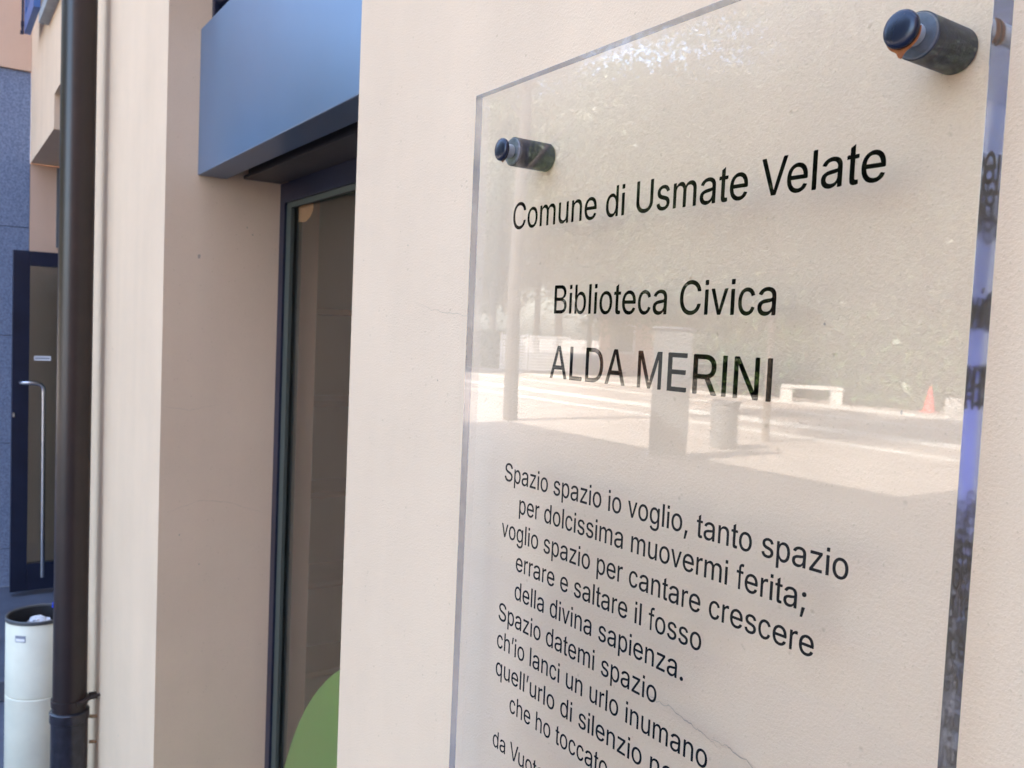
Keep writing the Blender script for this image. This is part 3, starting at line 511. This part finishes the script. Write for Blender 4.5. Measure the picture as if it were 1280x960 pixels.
ADV = dict(C=722, o=556, m=833, u=556, n=556, e=556, d=556, i=222, U=722, s=500, a=556, t=278, V=667, l=222, B=667, b=556, c=500, v=500, A=667, L=556,
           D=722, M=833, E=667, R=722, I=278, N=722, S=667, p=556, z=500, g=556, r=333, f=278, h=556, q=556)
ADV.update({',': 278, ';': 278, '.': 278, '\u2019': 222, ' ': 278})
STEM = 92
def rect(x0, x1, y0, y1): return [(x0, y0), (x1, y0), (x1, y1), (x0, y1)]
tpts = [(176, 700), (88, 648), (88, 519), (22, 519), (22, 450), (88, 450), (88, 150)] + [(88, 110)] + \
       [(92, 60), (104, 28), (126, 6), (158, -5), (192, -8), (225, -5), (258, 1), (250, 78), (222, 75), (200, 76), (186, 82), (178, 96), (176, 130), (176, 450), (258, 450), (258, 519), (176, 519)]
OWN = {'l': [rect(66, 66 + 88, 0, 716)], 'I': [rect(92, 92 + 96, 0, 716)], 'i': [rect(66, 66 + 88, 0, 519), rect(66, 66 + 88, 616, 716)], 't': [tpts],
       'A': None}
KY = 716 / 509.0

def flatten(spd):
    ps = [tuple(map(int, q.split())) for q in spd.split(',')]; out = []
    for a, b in zip(ps, ps[1:] + ps[:1]):
        p0, p1, p2, p3 = (a[2], a[3]), (a[4], a[5]), (b[0], b[1]), (b[2], b[3])
        straight = abs((p1[0] - p0[0]) * (p3[1] - p0[1]) - (p1[1] - p0[1]) * (p3[0] - p0[0])) + abs((p2[0] - p0[0]) * (p3[1] - p0[1]) - (p2[1] - p0[1]) * (p3[0] - p0[0])) < 60
        n = 1 if straight else 7
        for i in range(n):
            t = i / n; u = 1 - t
            out.append(tuple(u ** 3 * p0[k] + 3 * u * u * t * p1[k] + 3 * u * t * t * p2[k] + t ** 3 * p3[k] for k in (0, 1)))
    return out

def trapezoids(polys):
    """non-zero winding fill of overlapping outlines, cut into horizontal slabs"""
    E = []
    for P in polys:
        for a, b in zip(P, P[1:] + P[:1]):
            if abs(a[1] - b[1]) > 1e-6: E.append((*a, *b))
    ys = {round(e[k], 4) for e in E for k in (1, 3)}
    for i, (x1, y1, x2, y2) in enumerate(E):
        for (x3, y3, x4, y4) in E[i + 1:]:
            if max(x1, x2) < min(x3, x4) or max(x3, x4) < min(x1, x2) or max(y1, y2) <= min(y3, y4) or max(y3, y4) <= min(y1, y2): continue
            d = (x2 - x1) * (y4 - y3) - (y2 - y1) * (x4 - x3)
            if abs(d) < 1e-9: continue
            t = ((x3 - x1) * (y4 - y3) - (y3 - y1) * (x4 - x3)) / d; u = ((x3 - x1) * (y2 - y1) - (y3 - y1) * (x2 - x1)) / d
            if 0 < t < 1 and 0 < u < 1: ys.add(round(y1 + t * (y2 - y1), 4))
    ys = sorted(ys); out = []
    for ya, yb in zip(ys, ys[1:]):
        if yb - ya < 0.02: continue
        ym = (ya + yb) / 2; hit = []
        for x1, y1, x2, y2 in E:
            if min(y1, y2) < ym < max(y1, y2):
                f = lambda y: x1 + (x2 - x1) * (y - y1) / (y2 - y1)
                hit.append((f(ym), f(ya), f(yb), 1 if y2 > y1 else -1))
        hit.sort(); wn = 0
        for h in hit:
            if wn == 0: st = h
            wn += h[3]
            if wn == 0: out.append((st[1], ya, h[1], st[2], yb, h[2]))
    return out
_cache = {}
def glyph(ch):
    if ch not in _cache:
        if OWN.get(ch): polys, kx, ky = [p if k == 0 or ch != 'i' else p for k, p in enumerate(OWN[ch])], 1, 1
        else:
            iadv, data = GLYPHS[ch]; kx, ky = ADV[ch] / iadv, KY
            polys = [flatten(d) for d in data.split(';')]
        _cache[ch] = trapezoids([[(x * kx, y * ky) for x, y in p] for p in polys])
    return _cache[ch]

def make_text(name, s, x0, x1, zb, cap, yy):
    """one line of lettering standing in the plane y=yy; the ink runs from x0 to x1, baseline zb, capital height cap"""
    pen = 0; Q = []
    for k, ch in enumerate(s):
        if ch != ' ': Q += [(pen + a, ya, pen + b, pen + c, yb, pen + d) for a, ya, b, c, yb, d in glyph(ch)]
        pen += ADV[ch]
        if s[k:k + 2] in ('Ve', 'Vu'): pen -= 60
    lo = min(min(q[0], q[3]) for q in Q); hi = max(max(q[2], q[5]) for q in Q); kx, kz = (x1 - x0) / (hi - lo), cap / 716.0
    V, F = [], []
    for a, ya, b, c, yb, d in Q:
        n = len(V); V += [(x0 + (x - lo) * kx, yy, zb + y * kz) for x, y in ((a, ya), (b, ya), (d, yb), (c, yb))]; F.append((n, n + 1, n + 2, n + 3))
    bx_, bz_ = 8 * kx, 4.5 * kz; n = len(V)
    V = [(x - bx_, y, z - bz_) for x, y, z in V] + [(x + bx_, y - 0.000012, z + bz_) for x, y, z in V]; F += [tuple(i + n for i in f) for f in F]
    me = bpy.data.meshes.new(name); me.from_pydata(V, [], F); me.update(); return me

LINES = [("Comune di Usmate Velate", -0.6335, -0.2800, 1.6910, 0.0226), ("Biblioteca Civica", -0.5685, -0.3468, 1.6185, 0.0226), ("ALDA MERINI", -0.5702, -0.3464, 1.5660, 0.0262),
         ("Spazio spazio io voglio, tanto spazio", -0.6290, -0.2860, 1.4712, 0.0158), ("per dolcissima muovermi ferita;", -0.6049, -0.3120, 1.4462, 0.0158),
         ("voglio spazio per cantare crescere", -0.6300, -0.3048, 1.4212, 0.0158), ("errare e saltare il fosso", -0.6060, -0.3902, 1.3962, 0.0158),
         ("della divina sapienza.", -0.6058, -0.4044, 1.3712, 0.0158), ("Spazio datemi spazio", -0.6290, -0.4284, 1.3462, 0.0158),
         ("ch\u2019io lanci un urlo inumano", -0.6295, -0.3790, 1.3212, 0.0158), ("quell\u2019urlo di silenzio negli anni", -0.6295, -0.3390, 1.2962, 0.0158),
         ("che ho toccato con mano", -0.6055, -0.3800, 1.2710, 0.0158), ("da Vuoto d\u2019amore", -0.6290, -0.4750, 1.2310, 0.0150)]
for s, x0, x1, zb, cap in LINES:
    obj('text_line', make_text('text_line', s, x0, x1, zb, cap, -PF + PT - 0.0002), 'text', pq)

def drip(cx, cz, r, ln, wd, y):
    """rust stain: a crescent under the cap and a run below it"""
    bm = bmesh.new(); out = []
    for i in range(25):
        a_ = R(180 + 180 * i / 24); k = math.exp(-((a_ - R(268)) / wd) ** 2)
        rr_ = r * 1.02 + r * 0.12 * math.sin(math.pi * i / 24) + ln * k
        out.append((cx + rr_ * math.cos(a_), cz + rr_ * math.sin(a_)))
    inn = [(cx + r * 0.8 * math.cos(R(180 + 180 * i / 24)), cz + r * 0.8 * math.sin(R(180 + 180 * i / 24))) for i in range(25)]
    vo = [bm.verts.new((x, y, z)) for x, z in out]; vi = [bm.verts.new((x, y - 0.0006, z)) for x, z in inn]
    for i in range(24): bm.faces.new((vi[i], vo[i], vo[i + 1], vi[i + 1]))
    return bm
for cx_, cz_, rust in ((-0.6412, 1.7598, 0), (-0.2680, 1.7642, 1), (-0.6395, 1.168, 0), (-0.2625, 1.168, 0)):
    bm = bmesh.new(); lathe(bm, [(0.0118, 0.0004), (0.0125, 0.0012), (0.0125, 0.0372), (0.0119, 0.0378)], axis='Y', at=(cx_, 0, cz_), n=48, closed=True)
    so = obj('standoff', bm, 'barrel', pq, smooth=True)
    bm = bmesh.new(); lathe(bm, [(0.0119, 0.0378), (0.0112, 0.0386), (0.0, 0.0386)], axis='Y', at=(cx_, 0, cz_), n=48)
    obj('end_face', bm, 'barrel_face', so)
    bm = bmesh.new(); lathe(bm, [(0.0058, 0.0393), (0.0058, 0.0567)], axis='Y', at=(cx_, 0, cz_), n=32)
    obj('sleeve', bm, 'shank', so, smooth=True)
    bm = bmesh.new(); lathe(bm, [(0.0088, 0.0572), (0.0095, 0.0575), (0.0098, 0.0583), (0.0098, 0.0594), (0.0096, 0.0601), (0.0090, 0.0608), (0.0078, 0.0614), (0.0060, 0.0618), (0.0035, 0.0621), (0.0015, 0.0622), (0, 0.0622)], axis='Y', at=(cx_, 0, cz_), n=48)
    obj('cap', bm, 'cap', so, smooth=True)
    if rust:
        bm = bmesh.new(); lathe(bm, [(0.0059, 0.0528), (0.0062, 0.0528), (0.0068, 0.0560), (0.0059, 0.0566)], axis='Y', at=(cx_, 0, cz_), n=32, closed=True)
        obj('rust_ring', bm, 'rust', so)
        obj('rust_stain', drip(cx_, cz_, 0.0098, 0.0036, 0.16, -PF - 0.0004), 'rust', so)
    else:
        obj('rust_stain', drip(cx_, cz_, 0.0086, 0.0012, 0.15, -PF - 0.0004), 'rust', so)

# ================================================================== PLAZA OPPOSITE (seen mirrored in the plaque and the window)
def crown_pts(n, rx_, rz_, seed, k=36, sig=0.17):
    rg = np.random.default_rng(seed); cs = []
    while len(cs) < k:
        p = rg.uniform(-1, 1, 3)
        if np.linalg.norm(p) < 1 and np.linalg.norm(p) > 0.35: cs.append(p * 0.85)
    cs = np.array(cs); P = cs[rg.integers(0, k, n)] + rg.normal(size=(n, 3)) * sig
    return P * np.array([rx_, rx_, rz_])
crown_a = leaf_mesh('crown_a', crown_pts(60000, 3.6, 3.0, 1, 80, 0.17), 0.095, 11)
crown_b = leaf_mesh('crown_b', crown_pts(64000, 4.2, 4.2, 2, 80, 0.18), 0.115, 12)
crown_c = leaf_mesh('crown_c', crown_pts(110000, 3.4, 3.8, 3, 110, 0.15), 0.042, 13)
def tree(name, x, y, h, cz, cme, sc_, rtr, label, group=None, rot=0.0, m='leaf'):
    t = empty(name, (x, y, GROUND), label, 'tree', group)
    bm = bmesh.new(); lean = rnd.uniform(-0.2, 0.2)
    tube(bm, [(0, 0, 0), (lean * 0.3, 0.05, cz * 0.35), (lean * 0.7, 0, cz * 0.7), (lean, 0, cz)], [rtr * 1.15, rtr, rtr * 0.85, rtr * 0.5], 10)
    for q in range(6):
        a_ = q * 1.05 + rnd.uniform(-0.3, 0.3); L_ = sc_ * rnd.uniform(1.6, 2.6); z0 = cz * rnd.uniform(0.55, 0.95)
        tube(bm, [(lean * 0.8, 0, z0), (lean + math.cos(a_) * L_ * 0.5, math.sin(a_) * L_ * 0.5, z0 + L_ * 0.45), (lean + math.cos(a_) * L_, math.sin(a_) * L_, z0 + L_ * 0.8)], [rtr * 0.45, rtr * 0.3, rtr * 0.1], 6)
    obj('trunk', bm, 'bark_shaded' if name == 'leafy_tree' else 'bark', t, local=True)
    if not cme.materials: cme.materials.append(M[m])
    o = bpy.data.objects.new('crown', cme); C.objects.link(o); o.parent = t
    o.location = (lean, 0, cz); o.rotation_euler = (0, 0, rot); o.scale = (sc_, sc_, sc_)
    return t
def polar(az, d): return (-0.6 + d * math.cos(R(az)), -0.06 + d * math.sin(R(az)))
tree('leafy_tree', -14.2, -9.2, 8, 8.0, crown_c, 0.5, 0.13, 'leafy tree with leaning trunk standing nearest the building', rot=0.4)
tree('slender_tree', -10.1, -11.9, 8, 6.3, crown_c, 1.0, 0.06, 'slender young tree with fine leaves in the plaza')
tree('fine_leaved_tree', -5.2, -13.4, 8, 6.6, crown_c, 1.05, 0.09, 'fine leaved tree at the plaza corner beside the red cone', rot=2.0)
far = [(-152, 38, 7.2, 1.1), (-147.5, 46, 9.0, 1.25), (-143.0, 44, 8.9, 1.2), (-139.2, 40, 7.2, 1.1), (-133.5, 53, 8.5, 1.3), (-129.5, 33, 5.4, 1.15), (-125.5, 34, 5.2, 1.2), (-121.5, 31, 5.0, 1.2), (-117, 33, 5.4, 1.25), (-112.5, 32, 5.2, 1.2), (-157.5, 38, 5.6, 1.2),
       (-152, 70, 13, 2.3), (-141, 72, 16, 2.4), (-134, 70, 13, 2.4), (-127, 64, 12, 2.3), (-120.5, 62, 12, 2.3), (-114, 62, 12, 2.3), (-150, 56, 10.5, 1.5), (-144.5, 58, 11.5, 1.6), (-138.5, 56, 11.5, 1.6), (-132.5, 55, 11.8, 1.6), (-127, 48, 10.6, 1.5), (-121.8, 46, 10.2, 1.5), (-116, 46, 10.4, 1.6), (-110.5, 46, 10.4, 1.6), (-156, 56, 11, 1.6)]
ORD = ['first', 'second', 'third', 'fourth', 'fifth', 'sixth', 'seventh', 'eighth', 'ninth', 'tenth', 'eleventh', 'twelfth', 'thirteenth', 'fourteenth', 'fifteenth']
row1 = sorted(range(11), key=lambda i: far[i][0]); row2 = sorted(range(11, 26), key=lambda i: far[i][0]); NAMES = [''] * 26
for k, i in enumerate(row1): NAMES[i] = 'green tree in the front row beyond the plaza, %s from the trimmed hedge end' % ORD[k]
for k, i in enumerate(row2): NAMES[i] = 'tall tree in the back row beyond the plaza, %s from the trimmed hedge end' % ORD[k]
for i, (az, d, cz_, s_) in enumerate(far):
    x, y = polar(az, d)
    tree('plaza_tree', x, y, 0, cz_, crown_b if i % 2 else crown_a, s_, 0.2, NAMES[i], 'trees beyond the plaza' if i < 11 else 'tall trees far behind the plaza', rot=i * 1.3)
# hedge and undergrowth
def hedge(az0, az1, d, h, label):
    rg = np.random.default_rng(int(-az0)); n = 16000
    a0, a1 = polar(az0, d), polar(az1, d); t_ = rg.uniform(0, 1, n)
    P = np.stack([a0[0] + (a1[0] - a0[0]) * t_, a0[1] + (a1[1] - a0[1]) * t_, rg.uniform(0, 1, n) ** 0.8 * h * (1 + 0.10 * np.sin(t_ * 37)) + GROUND], 1)
    P[:, :2] += rg.normal(size=(n, 2)) * 0.35
    o = obj('hedge', leaf_mesh('hedge', P, 0.16, 5), 'hedgeleaf', label=label, category='hedge')
hedge(-152, -146.3, 43, 1.7, 'long trimmed green hedge at the far left edge of the plaza')
hedge(-131.5, -124, 30, 2.6, 'tall loose green hedge behind the concrete bench')
hedge(-124, -110, 28, 2.6, 'tall loose green hedge behind the red cone')
# pink house with white slatted screens
hx, hy = polar(-134.5, 44)
hs = empty('pink_house', (hx, hy, GROUND), 'low pink rendered house with terracotta roof behind the plaza', 'house'); hs.rotation_euler = (0, 0, R(-45.5))
obj('wall', B(-4.2, 5, -3, 3, 0, 3.6), 'pinkwall', hs, local=True)
bm = bmesh.new(); v = [bm.verts.new(p) for p in ((-5.4, -3.5, 3.6), (5.4, -3.5, 3.6), (5.4, 3.5, 3.6), (-5.4, 3.5, 3.6), (-4, 0, 5.0), (4, 0, 5.0))]
for f in ((0, 1, 5, 4), (2, 3, 4, 5), (1, 2, 5), (3, 0, 4), (3, 2, 1, 0)): bm.faces.new([v[i] for i in f])
obj('roof', bm, 'roof', hs, local=True)
for k in range(4):
    x = -3.0 + k * 2.2; wf = obj('window', B(x - 0.5, x + 0.5, 3.0, 3.05, 1.0, 2.4), 'white', hs, local=True); obj('pane', B(x - 0.4, x + 0.4, 3.051, 3.06, 1.1, 2.3), 'darkglass', wf)
for az in (-143.6, -146.0):
    x, y = polar(az, 39); s = empty('slatted_screen', (x, y, GROUND), 'white slatted screen panel ' + ('nearer the pink house' if az > -145 else 'beside the trimmed hedge'), 'screen'); s.rotation_euler = (0, 0, R(az + 90))
    ln = 0.9 if az > -145 else 0.6
    for sx in (-ln, ln): obj('post', B(sx - 0.03, sx + 0.03, -0.03, 0.03, 0, 1.75), 'white', s, local=True)
    q = obj('slat', B(-ln + 0.035, ln - 0.035, -0.01, 0.01, -0.04, 0.04), 'white', s, local=True); q.location = (0, 0, 0.15)
    for k in range(1, 12):
        c = q.copy(); C.objects.link(c); c.parent = s; c.location = (0, 0, 0.15 + k * 0.135)
# street furniture
x, y = -9.1, -8.55
it = empty('totem', (x, y, GROUND), 'grey upright notice pillar nearest the building front', 'totem'); it.rotation_euler = (0, 0, R(-47))
obj('pillar', B(-0.27, 0.27, -0.12, 0.12, 0.05, 1.86, bev=0.01), 'grey_paint', it, local=True); obj('plinth', B(-0.32, 0.32, -0.18, 0.18, 0, 0.049), 'conc', it, local=True); obj('top_cap', B(-0.29, 0.29, -0.14, 0.14, 1.861, 1.90, bev=0.01), 'steel', it, local=True)
bm = bmesh.new(); lathe(bm, [(0.20, 0), (0.22, 0.03), (0.22, 0.70), (0.24, 0.72), (0.24, 0.77), (0.20, 0.78), (0.19, 0.5), (0, 0.5)], n=28)
q = obj('plaza_bin', bm, 'grey_paint', smooth=True, label='round grey bin standing behind the notice pillar', category='litter bin'); q.location = (-9.68, -10.36, GROUND)
x, y = -16.9, -22.2
be = empty('concrete_bench', (x, y, GROUND), 'pale concrete bench in front of the tall hedge', 'bench'); be.rotation_euler = (0, 0, R(-128 + 90))
obj('seat', B(-0.9, 0.9, -0.25, 0.25, 0.42, 0.52, bev=0.01), 'conc', be, local=True)
for sx in (-0.75, 0.7): obj('leg', B(sx - 0.18, sx + 0.18, -0.22, 0.22, 0, 0.419), 'conc', be, local=True)
bm = bmesh.new(); lathe(bm, [(0.17, 0.03), (0.03, 0.72), (0.0, 0.72)], n=20); 
co = empty('traffic_cone', (-13.8, -23.4, GROUND), 'red traffic cone standing before the hedge', 'cone')
obj('cone_body', bm, 'cone', co, local=True, smooth=True); obj('base', B(-0.2, 0.2, -0.2, 0.2, 0, 0.03), 'cone', co, local=True)
bm = B(-0.25, 0.25, -0.25, 0.25, 0, 0.55, bev=0.02); q = obj('concrete_block', bm, 'conc', label='pale concrete block near the red cone', category='block'); q.location = (-11.9, -21.5, GROUND)
